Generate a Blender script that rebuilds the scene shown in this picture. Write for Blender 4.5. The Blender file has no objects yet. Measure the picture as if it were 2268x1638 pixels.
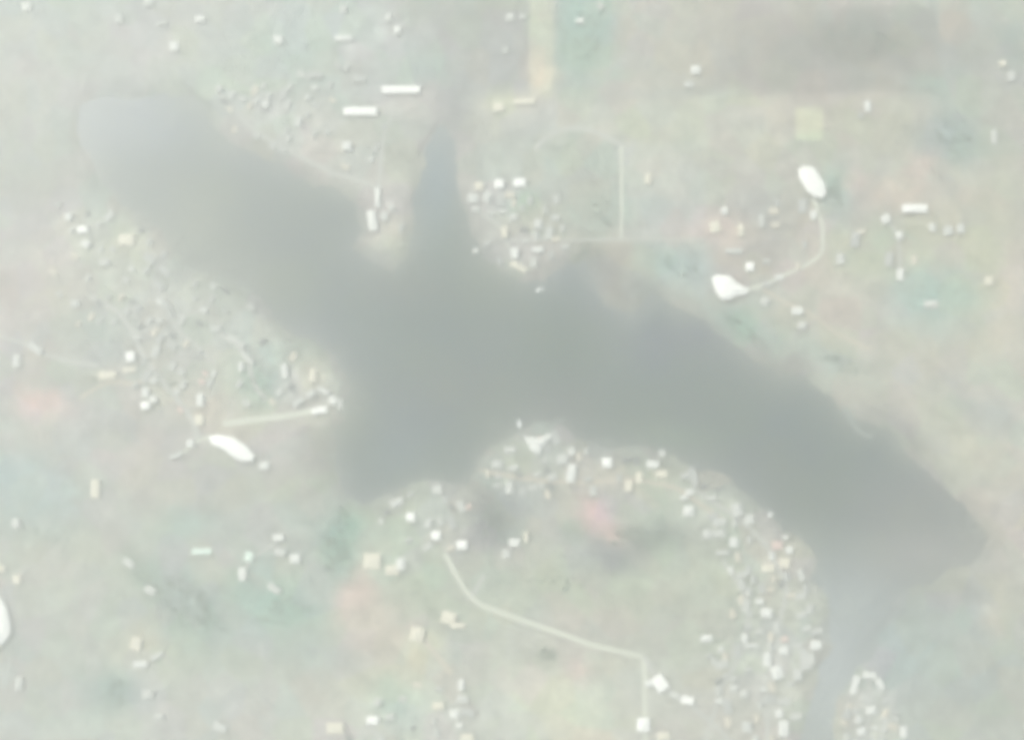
import bpy, bmesh, math, random
import numpy as np
from mathutils import Vector, Matrix, noise as mnoise

random.seed(7)
rng = np.random.default_rng(11)
R = math.radians
S = bpy.context.scene
COL = S.collection

# ---------------------------------------------------------------- camera
CAM_D = 2480.0          # metres from the lens to the ground it looks at
TILT_X, TILT_Y = R(6.5), R(6.0)
fwd = Vector((-math.tan(TILT_X), math.tan(TILT_Y), -1.0)).normalized()
right = Vector((1, 0, 0)); right = (right - fwd * right.dot(fwd)).normalized()
up = right.cross(fwd).normalized()
CAM = -fwd * CAM_D + Vector((0, 0, 3.0))
cd = bpy.data.cameras.new('camera'); cam = bpy.data.objects.new('camera', cd); COL.objects.link(cam)
M = Matrix((right, up, -fwd)).transposed().to_4x4(); M.translation = CAM
cam.matrix_world = M
cd.sensor_width = 36.0
HALF = 1024.0 / CAM_D
cd.lens = 18.0 / HALF
cd.clip_start = 1.0; cd.clip_end = 80000.0
S.camera = cam

# ---------------------------------------------------------------- sky, sun, exposure
SUN_EL, SUN_AZ = R(52), R(-52)      # azimuth from +Y (top of the picture), clockwise
w = bpy.data.worlds.new('World'); S.world = w; w.use_nodes = True
nt = w.node_tree; bg = nt.nodes['Background']
sky = nt.nodes.new('ShaderNodeTexSky'); sky.sky_type = 'NISHITA'; sky.sun_disc = False
sky.sun_elevation = SUN_EL; sky.sun_rotation = SUN_AZ
nt.links.new(sky.outputs[0], bg.inputs['Color']); bg.inputs['Strength'].default_value = 0.10
sd_ = bpy.data.lights.new('sun', 'SUN'); sun = bpy.data.objects.new('sun', sd_); COL.objects.link(sun)
sd_.energy = 4.6; sd_.angle = R(0.5); sd_.color = (1.0, 0.955, 0.875)
sdir = Vector((math.sin(SUN_AZ) * math.cos(SUN_EL), math.cos(SUN_AZ) * math.cos(SUN_EL), math.sin(SUN_EL)))
sun.rotation_euler = sdir.to_track_quat('Z', 'Y').to_euler(); sun.location = (0, 0, 500)
S.view_settings.view_transform = 'Standard'; S.view_settings.look = 'None'
S.view_settings.gamma = 1; S.view_settings.exposure = 1.19
S.render.engine = 'CYCLES'
S.cycles.max_bounces = 6; S.cycles.volume_bounces = 2; S.cycles.diffuse_bounces = 3
S.cycles.use_denoising = True
S.cycles.filter_width = 6.2            # a soft lens

HAZE_DENS, HAZE_G = 0.00037, 0.62

# ---------------------------------------------------------------- picture plan (2268 x 1638) -> ground
def G(px, py, z=3.0):
    u = (px - 1134.0) / 1134.0 * HALF
    v = -(py - 819.0) / 1134.0 * HALF
    d = fwd + right * u + up * v
    t = (z - CAM.z) / d.z
    p = CAM + d * t
    return (p.x, p.y)
def GS(px, py):                         # metres per plan unit there
    a = G(px - 5, py); b = G(px + 5, py)
    return math.hypot(a[0] - b[0], a[1] - b[1]) / 10.0

# ---------------------------------------------------------------- helpers
def link(o): COL.objects.link(o); return o
def tag(o, label=None, cat=None, group=None, kind=None):
    if label: o['label'] = label
    if cat: o['category'] = cat
    if group: o['group'] = group
    if kind: o['kind'] = kind
    return o
def empty(name, loc, rz=0.0):
    o = bpy.data.objects.new(name, None); link(o); o.location = loc; o.rotation_euler = (0, 0, rz)
    o.empty_display_size = 5
    return o
def mesh_obj(name, verts, faces, mats, parent=None, midx=None, smooth=False):
    me = bpy.data.meshes.new(name); me.from_pydata([tuple(v) for v in verts], [], faces)
    for m in (mats if isinstance(mats, (list, tuple)) else [mats]): me.materials.append(m)
    if midx: me.polygons.foreach_set('material_index', midx)
    if smooth: me.polygons.foreach_set('use_smooth', [True] * len(me.polygons))
    me.update()
    o = bpy.data.objects.new(name, me); link(o)
    if parent: o.parent = parent
    return o

def mat(name, col, rough=0.8, var=0.12, scale=0.2, spec=0.3, metal=0.0, stripes=0.0):
    m = bpy.data.materials.new(name); m.use_nodes = True
    n = m.node_tree; b = n.nodes['Principled BSDF']
    b.inputs['Roughness'].default_value = rough; b.inputs['Metallic'].default_value = metal
    b.inputs['Specular IOR Level'].default_value = spec
    tc = n.nodes.new('ShaderNodeTexCoord'); nz = n.nodes.new('ShaderNodeTexNoise')
    nz.inputs['Scale'].default_value = scale; nz.inputs['Detail'].default_value = 4
    n.links.new(tc.outputs['Object'], nz.inputs['Vector'])
    mx = n.nodes.new('ShaderNodeMix'); mx.data_type = 'RGBA'
    mx.inputs['A'].default_value = (*[c * (1 - var) for c in col], 1)
    mx.inputs['B'].default_value = (*[min(1, c * (1 + var)) for c in col], 1)
    n.links.new(nz.outputs['Fac'], mx.inputs['Factor'])
    out = mx.outputs['Result']
    if stripes:
        wv = n.nodes.new('ShaderNodeTexWave'); wv.inputs['Scale'].default_value = stripes
        wv.inputs['Distortion'].default_value = 0.3
        n.links.new(tc.outputs['Object'], wv.inputs['Vector'])
        m2 = n.nodes.new('ShaderNodeMix'); m2.data_type = 'RGBA'; m2.blend_type = 'MULTIPLY'
        m2.inputs['Factor'].default_value = 0.18
        n.links.new(out, m2.inputs['A']); n.links.new(wv.outputs['Color'], m2.inputs['B'])
        out = m2.outputs['Result']
    n.links.new(out, b.inputs['Base Color'])
    return m

ROOFS = {
 'white':   mat('white_metal_roof', (0.77, 0.77, 0.735), 0.45, 0.03, 0.1, 0.5, stripes=0.3),
 'bright':  mat('pale_roof', (0.54, 0.545, 0.515), 0.6, 0.06, 0.15),
 'pale':    mat('light_grey_roof', (0.41, 0.415, 0.39), 0.8, 0.1, 0.2),
 'cream':   mat('cream_roof', (0.53, 0.495, 0.40), 0.8, 0.1, 0.2),
 'grey':    mat('grey_roof', (0.31, 0.315, 0.30), 0.85, 0.12, 0.2),
 'dark':    mat('dark_slate_roof', (0.13, 0.135, 0.135), 0.8, 0.15, 0.2),
 'pink':    mat('faded_tile_roof', (0.50, 0.37, 0.33), 0.85, 0.12, 0.2),
 'mint':    mat('pale_green_roof', (0.50, 0.60, 0.53), 0.7, 0.08, 0.2),
}
WALL = mat('rendered_wall', (0.36, 0.355, 0.33), 0.9, 0.1, 0.3)
WALLD = mat('grey_wall', (0.28, 0.28, 0.26), 0.9, 0.1, 0.3)
GLASS = mat('rooflight_glass', (0.10, 0.12, 0.13), 0.15, 0.1, 0.5, 0.6)
METAL = mat('galvanised_metal', (0.45, 0.46, 0.46), 0.4, 0.1, 0.5, 0.5, 0.6)

# ---------------------------------------------------------------- coast
WATER = [(182,232),(232,214),(300,222),(352,208),(420,214),(452,236),(478,285),(520,322),(600,355),(660,390),(740,425),(790,450),(800,505),
 (778,548),(812,578),(868,598),(903,570),(925,515),(916,450),(930,390),(950,320),(980,278),(1010,325),(1008,395),
 (1022,450),(1046,520),(1062,562),(1100,600),(1160,628),(1220,616),(1256,582),(1290,578),(1304,622),(1342,672),
 (1400,700),(1430,672),(1452,652),(1500,688),(1560,704),(1602,742),(1660,792),(1720,832),(1782,838),(1842,882),
 (1872,925),(1925,940),(1965,955),(2010,1008),(2070,1062),(2140,1128),(2178,1172),(2190,1196),(2176,1220),(2130,1250),
 (2070,1285),(2010,1305),(1975,1330),(1960,1400),(1915,1465),(1868,1530),(1846,1590),(1845,1700),(1880,2300),(2100,4200),(1800,4200),
 (1770,2300),(1775,1700),(1786,1580),(1815,1490),(1846,1430),(1838,1340),(1800,1290),(1806,1240),(1784,1192),(1738,1168),(1690,1120),
 (1620,1062),(1540,1032),(1470,1000),(1380,988),(1292,980),(1245,940),(1185,930),(1120,965),(1066,1015),
 (1040,1066),(1008,1078),(940,1062),(870,1092),(805,1116),(765,1092),(742,1020),(746,955),(778,890),(770,848),
 (740,792),(682,748),(622,722),(598,690),(540,630),(480,602),(405,590),(372,532),(330,482),(270,450),(226,405),
 (204,352),(180,318),(172,270)]
WP = np.array([G(x, y, 0.0) for x, y in WATER])

def sdist(X, Y, poly=WP):
    shp = X.shape; x = X.ravel(); y = Y.ravel()
    d2 = np.full(x.shape, 1e18); inside = np.zeros(x.shape, bool)
    n = len(poly)
    for i in range(n):
        ax, ay = poly[i]; bx, by = poly[(i + 1) % n]
        ex, ey = bx - ax, by - ay
        t = np.clip(((x - ax) * ex + (y - ay) * ey) / (ex * ex + ey * ey), 0, 1)
        dx = x - ax - t * ex; dy = y - ay - t * ey
        d2 = np.minimum(d2, dx * dx + dy * dy)
        c = ((ay > y) != (by > y)) & (x < (bx - ax) * (y - ay) / (by - ay + 1e-12) + ax)
        inside ^= c
    d = np.sqrt(d2)
    return np.where(inside, -d, d).reshape(shp)      # + on land

def vnoise(X, Y, scale, seed):                       # smooth value noise, -1..1
    r = np.random.default_rng(seed); T = r.random((256, 256)) * 2 - 1
    u = X / scale + 1000.3; v = Y / scale + 1000.7
    i = np.floor(u).astype(int); j = np.floor(v).astype(int); fu = u - i; fv = v - j
    fu = fu * fu * (3 - 2 * fu); fv = fv * fv * (3 - 2 * fv)
    g = lambda a, b: T[a % 256, b % 256]
    return (g(i, j) * (1 - fu) + g(i + 1, j) * fu) * (1 - fv) + (g(i, j + 1) * (1 - fu) + g(i + 1, j + 1) * fu) * fv

def ss(a, b, x):
    t = np.clip((x - a) / (b - a), 0, 1); return t * t * (3 - 2 * t)

def height(X, Y, sd):
    sdw = sd + 7 * vnoise(X, Y, 34, 3) + 4 * vnoise(X, Y, 13, 4)
    h = -3 + 2.6 * ss(-30, -4, sdw) + 3.4 * ss(-4, 22, sdw)
    far = ss(40, 260, sdw)
    return h + far * (2.2 + 2.5 * vnoise(X, Y, 420, 5) + 1.2 * vnoise(X, Y, 150, 6)), sdw

def axis(lo, hi, step, end):
    a = list(np.arange(lo, hi + 0.1, step)); s = step; x = hi
    up_ = []
    while x < end: s *= 1.22; x += s; up_.append(x)
    s = step; x = lo; dn = []
    while x > -end: s *= 1.22; x -= s; dn.append(x)
    return np.array(dn[::-1] + a + up_)
AX = axis(-1260, 1160, 6.0, 15000); AY = axis(-900, 960, 6.0, 15000)
GX, GY = np.meshgrid(AX, AY)
SD = sdist(GX, GY)
GZ, SDW = height(GX, GY, SD)

def hz(x, y):                                        # terrain height
    i = min(max(np.searchsorted(AX, x) - 1, 0), len(AX) - 2); j = min(max(np.searchsorted(AY, y) - 1, 0), len(AY) - 2)
    fx = (x - AX[i]) / (AX[i+1] - AX[i]); fy = (y - AY[j]) / (AY[j+1] - AY[j])
    return float((GZ[j,i]*(1-fx)+GZ[j,i+1]*fx)*(1-fy) + (GZ[j+1,i]*(1-fx)+GZ[j+1,i+1]*fx)*fy)

# ---------------------------------------------------------------- land cover (what grows or lies on the ground, plus a painted haze tint)
BASE = (0.232, 0.234, 0.214)
# kind: g = soft patch, b = field with an edge ; x, y, rx, ry, rotation, colour, strength
COVER = [
 ('g',380,760,220,130,35,(.262,.25,.226),.7),('g',250,1330,300,28,48,(.165,.19,.165),.7),('g',170,1400,260,22,52,(.19,.20,.18),.6),('g',480,1440,240,26,35,(.18,.205,.185),.6),
 ('g',520,1180,170,24,20,(.185,.20,.18),.5),('g',260,1120,200,24,55,(.255,.27,.245),.6),('g',1880,860,240,30,30,(.275,.28,.262),.7),('g',1640,700,150,30,32,(.175,.22,.215),.7),
 ('g',2150,500,70,40,0,(.27,.24,.20),.5),('g',1950,180,60,30,0,(.19,.185,.165),.6),('g',1440,290,90,24,20,(.28,.265,.235),.5),
 ('g',1750,500,600,420,0,(.262,.250,.205),.55),('g',1200,1450,700,260,0,(.262,.258,.212),.6),('g',2150,900,200,400,0,(.285,.272,.228),.6),
 ('g',500,120,520,200,0,(.248,.268,.25),.7),('g',150,1450,220,260,0,(.26,.262,.235),.5),('g',1000,1600,900,120,0,(.29,.29,.255),.6),  # first patch puts the cool upper-left haze into the ground colour
 ('b',1115,105,205,100,0,(.205,.20,.185),.6),('b',1505,95,125,105,0,(.262,.245,.205),.6),('b',1730,105,100,112,0,(.185,.18,.16),.6),('b',1950,110,125,100,0,(.155,.155,.14),.6),
 ('b',2112,40,34,60,0,(.25,.215,.175),.6),('b',1295,70,58,86,0,(.17,.245,.195),.6),('b',2180,260,92,90,0,(.20,.215,.19),.5),('b',1930,300,90,85,0,(.245,.245,.19),.5),
 ('b',1560,270,180,56,0,(.285,.275,.225),.6),('b',1470,420,92,104,0,(.262,.262,.25),.6),('b',1480,600,80,66,0,(.205,.245,.215),.4),('b',1130,290,220,76,0,(.262,.26,.235),.4),
 ('b',1900,560,70,50,0,(.255,.262,.205),.5),('b',2110,600,90,44,0,(.25,.25,.19),.4),('b',1370,1330,120,60,18,(.255,.262,.205),.5),('b',1610,1340,90,80,5,(.262,.262,.215),.4),
 ('g',1290,95,75,95,0,(.155,.245,.195),.9),('g',1345,470,60,46,0,(.165,.25,.205),.7),('g',1140,445,40,26,0,(.15,.24,.18),.8),
 ('g',1240,350,70,60,0,(.20,.24,.215),.7),('g',570,830,46,60,0,(.155,.235,.20),.8),('g',1850,430,34,62,0,(.15,.225,.205),.8),
 ('g',750,1195,46,80,0,(.115,.195,.17),.9),('g',430,1335,100,60,40,(.145,.185,.175),.8),('g',620,1345,90,60,0,(.165,.235,.20),.8),
 ('g',560,1300,60,40,0,(.15,.215,.185),.5),('g',2070,660,90,66,0,(.19,.265,.24),.9),('g',930,150,70,44,0,(.19,.255,.225),.7),
 ('g',2110,310,66,64,0,(.145,.195,.185),.8),('g',60,1075,150,60,20,(.195,.25,.235),.8),('g',400,1165,90,44,0,(.185,.245,.205),.7),
 ('g',1500,590,70,40,20,(.18,.235,.215),.8),('g',1650,730,80,34,35,(.15,.22,.19),.8),('g',1860,800,80,30,25,(.165,.225,.19),.7),
 ('g',250,1530,66,46,0,(.13,.185,.175),.8),('g',1300,1300,160,60,0,(.215,.235,.185),.7),('g',940,1300,90,60,0,(.20,.235,.185),.8),
 ('g',880,1540,60,44,0,(.19,.255,.22),.7),('g',860,1130,60,30,0,(.20,.205,.165),.5),('g',2070,180,60,40,0,(.17,.225,.20),.6),
 ('g',150,1170,80,30,40,(.18,.21,.195),.5),('g',330,1290,110,24,48,(.15,.185,.16),.7),('g',2000,520,70,70,0,(.23,.25,.19),.6),
 ('g',2190,480,60,90,0,(.25,.26,.20),.5),('g',1280,1230,50,40,0,(.18,.225,.205),.5),('g',1290,1180,50,24,0,(.17,.23,.19),.6),
 ('g',640,130,90,60,0,(.20,.235,.21),.6),('g',820,60,60,40,0,(.23,.26,.24),.5),
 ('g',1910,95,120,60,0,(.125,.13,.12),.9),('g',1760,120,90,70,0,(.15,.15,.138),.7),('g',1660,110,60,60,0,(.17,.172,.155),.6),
 ('g',1640,170,60,30,0,(.16,.155,.145),.5),('g',2140,110,60,50,0,(.16,.165,.155),.7),('g',2240,110,34,60,0,(.15,.175,.165),.8),
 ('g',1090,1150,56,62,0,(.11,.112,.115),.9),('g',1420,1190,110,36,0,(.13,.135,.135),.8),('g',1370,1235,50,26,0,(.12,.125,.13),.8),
 ('g',1090,95,150,90,0,(.195,.195,.18),.8),('g',1050,20,120,30,0,(.17,.17,.155),.7),('g',220,845,70,26,0,(.165,.185,.18),.7),
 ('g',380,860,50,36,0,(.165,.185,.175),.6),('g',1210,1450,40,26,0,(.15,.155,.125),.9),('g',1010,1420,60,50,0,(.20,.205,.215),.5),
 ('g',700,1440,90,50,0,(.20,.21,.205),.5),('g',320,950,90,30,0,(.19,.195,.175),.6),('g',720,1000,50,90,0,(.15,.15,.14),.7),
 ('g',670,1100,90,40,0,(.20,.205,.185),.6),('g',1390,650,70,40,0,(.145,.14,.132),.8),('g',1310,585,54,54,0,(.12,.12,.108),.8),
 ('g',1720,812,60,26,0,(.13,.122,.12),.8),('g',2000,960,70,50,45,(.14,.145,.132),.7),('g',1950,900,50,24,30,(.17,.17,.155),.5),
 ('g',2110,870,80,24,25,(.19,.195,.19),.7),('g',2200,930,40,40,0,(.175,.195,.19),.6),('g',1000,250,50,70,0,(.17,.175,.172),.8),
 ('g',880,340,70,40,0,(.18,.18,.175),.6),('g',1700,520,60,50,0,(.19,.19,.18),.7),('g',1690,440,60,40,0,(.19,.215,.21),.5),
 ('g',60,1500,90,80,0,(.21,.215,.20),.5),('g',200,1420,120,60,0,(.22,.225,.205),.5),('g',2180,1540,100,90,0,(.20,.20,.18),.6),
 ('g',2050,1420,130,150,0,(.205,.228,.222),1),('g',1990,1500,60,60,0,(.20,.21,.205),.8),('g',2000,1330,60,40,0,(.15,.165,.155),.8),
 ('g',2130,1290,60,30,0,(.16,.165,.15),.7),('g',1590,60,60,50,0,(.21,.205,.185),.5),
 ('g',1255,1560,150,90,0,(.335,.34,.275),.9),('g',1200,1400,210,50,20,(.27,.272,.228),.7),('b',1790,275,30,36,0,(.335,.345,.25),.9),
 ('b',1200,105,26,112,0,(.295,.30,.225),.8),('g',1200,175,26,34,0,(.40,.365,.27),.9),('g',1135,235,66,22,0,(.335,.325,.245),.8),
 ('g',1120,270,60,30,0,(.29,.29,.235),.6),('g',1290,270,110,30,0,(.285,.285,.25),.7),('b',1450,380,62,60,0,(.285,.28,.258),.6),
 ('g',1560,330,110,50,0,(.275,.27,.235),.6),('b',1310,420,64,100,0,(.215,.225,.205),.6),('g',1440,120,90,60,0,(.225,.215,.19),.5),
 ('g',2215,820,60,80,0,(.275,.28,.255),.7),('g',1950,780,110,34,25,(.28,.268,.235),.7),('g',1980,840,160,36,20,(.26,.262,.23),.6),
 ('g',105,895,58,30,0,(.37,.275,.255),.9),('g',1325,1152,28,30,0,(.37,.25,.26),.75),('g',1352,1180,26,18,0,(.34,.26,.235),.7),
 ('g',778,1325,34,50,20,(.34,.265,.245),.9),('g',810,1390,40,40,0,(.30,.27,.235),.7),('g',2030,375,26,40,30,(.34,.265,.235),.8),
 ('g',1985,425,46,28,0,(.33,.285,.235),.8),('g',1890,395,20,28,0,(.31,.26,.235),.7),('g',1900,450,60,40,0,(.23,.22,.215),.5),
 ('g',420,880,90,40,30,(.285,.255,.22),.8),('g',240,835,60,24,0,(.30,.275,.23),.8),('g',1850,680,50,60,30,(.29,.265,.235),.6),
 ('g',1780,600,60,40,0,(.27,.255,.225),.6),('g',2235,660,26,60,0,(.34,.31,.26),.8),('g',2225,740,30,40,0,(.31,.29,.25),.7),
 ('g',2190,1000,80,44,30,(.29,.275,.225),.8),('g',2050,920,80,30,25,(.255,.255,.205),.7),('g',2210,1360,34,50,0,(.285,.265,.215),.8),
 ('g',120,1240,110,60,0,(.265,.255,.215),.7),('g',305,1415,46,40,0,(.30,.27,.22),.8),('g',330,1460,60,40,0,(.275,.28,.225),.7),
 ('g',860,1430,120,46,40,(.275,.27,.235),.7),('g',950,1440,40,40,40,(.335,.325,.25),.7),('g',1590,505,50,26,0,(.33,.285,.235),.8),
 ('g',1640,515,50,20,0,(.28,.26,.22),.6),('g',1290,1470,60,40,0,(.27,.255,.22),.5),('g',1430,1520,60,80,0,(.26,.275,.25),.5),
 ('g',1280,1490,30,26,0,(.33,.275,.245),.7),('g',1500,1320,160,60,0,(.245,.25,.215),.6),('g',1450,1400,140,40,0,(.245,.245,.225),.5),
 ('g',1500,1580,110,60,0,(.275,.285,.25),.7),('g',1620,1480,60,100,0,(.265,.27,.245),.7),('g',1730,1450,70,130,0,(.275,.275,.252),.8),
 ('g',1725,1225,60,40,0,(.29,.27,.235),.7),('b',1928,1590,58,66,0,(.285,.288,.27),.7),('g',1400,1050,110,34,0,(.245,.24,.195),.8),
 ('g',1180,1040,70,40,0,(.235,.23,.195),.6),('g',1620,1130,100,40,25,(.24,.238,.205),.6),('g',860,540,50,40,0,(.245,.25,.20),.8),
 ('g',850,470,40,60,0,(.28,.275,.25),.7),('g',1140,540,70,60,0,(.26,.25,.225),.7),('g',1090,430,50,40,0,(.29,.29,.265),.7),
 ('g',520,770,90,50,40,(.255,.25,.228),.6),('g',400,700,100,50,40,(.24,.242,.218),.6),('g',280,540,60,34,20,(.28,.285,.23),.8),
 ('g',160,640,110,60,0,(.25,.25,.215),.5),('g',300,640,60,30,0,(.24,.25,.225),.5),('g',690,830,40,36,0,(.29,.27,.235),.7),
 ('g',640,930,130,26,0,(.275,.28,.235),.7),('g',580,1080,100,40,0,(.23,.235,.195),.6),('g',720,290,120,60,30,(.265,.265,.245),.7),
 ('g',900,235,50,30,0,(.31,.29,.27),.8),('g',510,230,50,40,0,(.29,.29,.27),.7),('g',380,90,60,50,0,(.29,.29,.255),.7),
 ('g',80,60,60,40,0,(.27,.26,.24),.5),('g',600,1225,110,40,0,(.235,.24,.225),.5),('g',1090,1260,60,50,0,(.22,.225,.185),.6),
 ('g',1720,1310,80,50,0,(.245,.24,.215),.6),('g',1550,800,1,1,0,(.2,.2,.2),0),
]
TOWNS = [(600,800,150,90,35),(340,640,170,90,35),(400,900,170,50,10),(160,520,60,60,0),(650,260,140,60,30),(850,480,50,80,0),(1130,500,110,110,0),(1330,1050,260,50,0),
 (930,1130,130,60,10),(1600,1140,120,60,30),(1720,1280,80,120,0),(1720,1480,90,180,0),(1930,1590,75,90,0),(900,1580,150,60,0),(840,1250,80,30,0),(1600,520,110,50,0),(690,890,80,50,0),(800,80,160,60,0)]
def cover_rgb(X, Y):
    T = np.zeros(X.shape)
    for px, py, rx, ry, rot in TOWNS:
        cx, cy = G(px, py); s = GS(px, py); a = R(-rot); dx, dy = X - cx, Y - cy
        q = ((dx*math.cos(a)+dy*math.sin(a))/(rx*s))**2 + ((-dx*math.sin(a)+dy*math.cos(a))/(ry*s))**2
        T = np.maximum(T, np.exp(-q ** 1.4))
    TOWN = T
    rgb = np.zeros(X.shape + (3,)); rgb[:] = BASE
    n1 = vnoise(X, Y, 190, 21); n2 = vnoise(X, Y, 190, 22); n3 = vnoise(X, Y, 75, 23)
    n4 = vnoise(X, Y, 30, 24); n5 = vnoise(X, Y, 15, 25); rgb *= (1 + 0.09 * n1 + 0.10 * n3)[..., None]
    n6 = vnoise(X, Y, 80, 26); n7 = vnoise(X, Y, 80, 27); rgb[..., 0] *= 1 + 0.08 * n2 + 0.05 * n6; rgb[..., 1] *= 1 - 0.02 * n2 - 0.02 * n6; rgb[..., 2] *= 1 + 0.05 * n1 + 0.05 * n7
    xw = X + 14 * vnoise(X, Y, 45, 31) + 6 * vnoise(X, Y, 17, 32); yw = Y + 14 * vnoise(X, Y, 45, 33) + 6 * vnoise(X, Y, 17, 34)
    for kind, px, py, rx, ry, rot, c, st in COVER:
        if st == 0: continue
        c = [max(0.07, b_ + (v - b_) * 1.32) for v, b_ in zip(c, BASE)]
        cx, cy = G(px, py); s = GS(px, py); a = R(-rot); rx *= s; ry *= s
        if kind == 'g': dx, dy = xw - cx, yw - cy
        else: dx, dy = X - cx, Y - cy
        lx = dx * math.cos(a) + dy * math.sin(a); ly = -dx * math.sin(a) + dy * math.cos(a)
        if kind == 'g':
            q = (lx / rx) ** 2 + (ly / ry) ** 2; wgt = np.exp(-0.5 * (q * 1.3) ** 1.25)
        else:
            wgt = ss(1.08, 0.94, np.abs(lx) / rx) * ss(1.08, 0.94, np.abs(ly) / ry)
        wgt = (wgt * st)[..., None]
        rgb = rgb * (1 - wgt) + np.array(c) * wgt
    return rgb * (1 + (0.05 * n4 + 0.05 * n5) * (1 - TOWN) + TOWN * (0.13 + 0.20 * n5 + 0.15 * n4))[..., None] * np.stack([1 + 0.05 * n4 * n3 + .03 * n2, 1 - 0.02 * n2, 1 - 0.06 * n1], -1)
RGB = cover_rgb(GX, GY)
mud = np.array((0.135, 0.14, 0.128))
mw = ((1 - ss(-6, 44, SDW)) * (0.72 + 0.25 * vnoise(GX, GY, 55, 41)))[..., None]
cx_, cy_ = G(1880, 1480); q_ = ((GX - cx_) / 150) ** 2 + ((GY - cy_) / 230) ** 2
for px_, py_, r_, k_ in ((215, 270, 120, .95), (980, 300, 80, .8)):
    cx_, cy_ = G(px_, py_); mw = mw * (1 - k_ * np.exp(-(((GX - cx_)**2 + (GY - cy_)**2) / r_**2) ** 1.5))[..., None]
mw = mw * (1 - 0.8 * np.exp(-q_ ** 1.5))[..., None]        # bare pale silt banks along the lower channel
RGB = RGB * np.array((1.018, 1.012, 0.995))
RGB = RGB * (1 - mw) + mud * mw

def grid_object(name, xs, ys, Z, rgb, material):
    X, Y = np.meshgrid(xs, ys); ny, nx = X.shape
    co = np.stack([X, Y, Z], -1).reshape(-1, 3)
    idx = np.arange(ny * nx).reshape(ny, nx)
    q = np.stack([idx[:-1, :-1], idx[:-1, 1:], idx[1:, 1:], idx[1:, :-1]], -1).reshape(-1, 4)
    me = bpy.data.meshes.new(name); me.vertices.add(len(co)); me.vertices.foreach_set('co', co.ravel())
    me.loops.add(q.size); me.loops.foreach_set('vertex_index', q.ravel().astype(np.int32))
    me.polygons.add(len(q)); me.polygons.foreach_set('loop_start', np.arange(0, q.size, 4, dtype=np.int32))
    me.polygons.foreach_set('loop_total', np.full(len(q), 4, np.int32))
    me.update(calc_edges=True); me.validate()
    me.polygons.foreach_set('use_smooth', np.ones(len(q), bool))
    a = me.color_attributes.new('cover', 'FLOAT_COLOR', 'POINT')
    a.data.foreach_set('color', np.concatenate([rgb.reshape(-1, 3), np.ones((len(co), 1))], 1).astype(np.float32).ravel())
    me.materials.append(material)
    return link(bpy.data.objects.new(name, me))

def ground_material():
    m = bpy.data.materials.new('ground_cover'); m.use_nodes = True; n = m.node_tree; L = n.links
    b = n.nodes['Principled BSDF']; b.inputs['Roughness'].default_value = 0.95; b.inputs['Specular IOR Level'].default_value = 0.1
    at = n.nodes.new('ShaderNodeAttribute'); at.attribute_name = 'cover'
    tc = n.nodes.new('ShaderNodeTexCoord'); col = at.outputs['Color']
    for sc, det, lo, hi in ((0.03, 5, 0.88, 1.12), (0.11, 3, 0.88, 1.12)):
        nz = n.nodes.new('ShaderNodeTexNoise'); nz.inputs['Scale'].default_value = sc; nz.inputs['Detail'].default_value = det
        L.new(tc.outputs['Object'], nz.inputs['Vector'])
        mr = n.nodes.new('ShaderNodeMapRange'); mr.inputs['From Min'].default_value = 0.32; mr.inputs['From Max'].default_value = 0.68
        mr.inputs['To Min'].default_value = lo; mr.inputs['To Max'].default_value = hi
        L.new(nz.outputs['Fac'], mr.inputs['Value'])
        vm = n.nodes.new('ShaderNodeVectorMath'); vm.operation = 'SCALE'
        L.new(col, vm.inputs[0]); L.new(mr.outputs['Result'], vm.inputs['Scale']); col = vm.outputs['Vector']
    vo = n.nodes.new('ShaderNodeTexVoronoi'); vo.inputs['Scale'].default_value = 0.018
    L.new(tc.outputs['Object'], vo.inputs['Vector'])
    mx = n.nodes.new('ShaderNodeMix'); mx.data_type = 'RGBA'; mx.blend_type = 'SOFT_LIGHT'; mx.inputs['Factor'].default_value = 0.07
    L.new(col, mx.inputs['A']); L.new(vo.outputs['Color'], mx.inputs['B'])
    L.new(mx.outputs['Result'], b.inputs['Base Color'])
    return m
ground = grid_object('ground', AX, AY, GZ, RGB, ground_material()); tag(ground, kind='structure')

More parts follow.
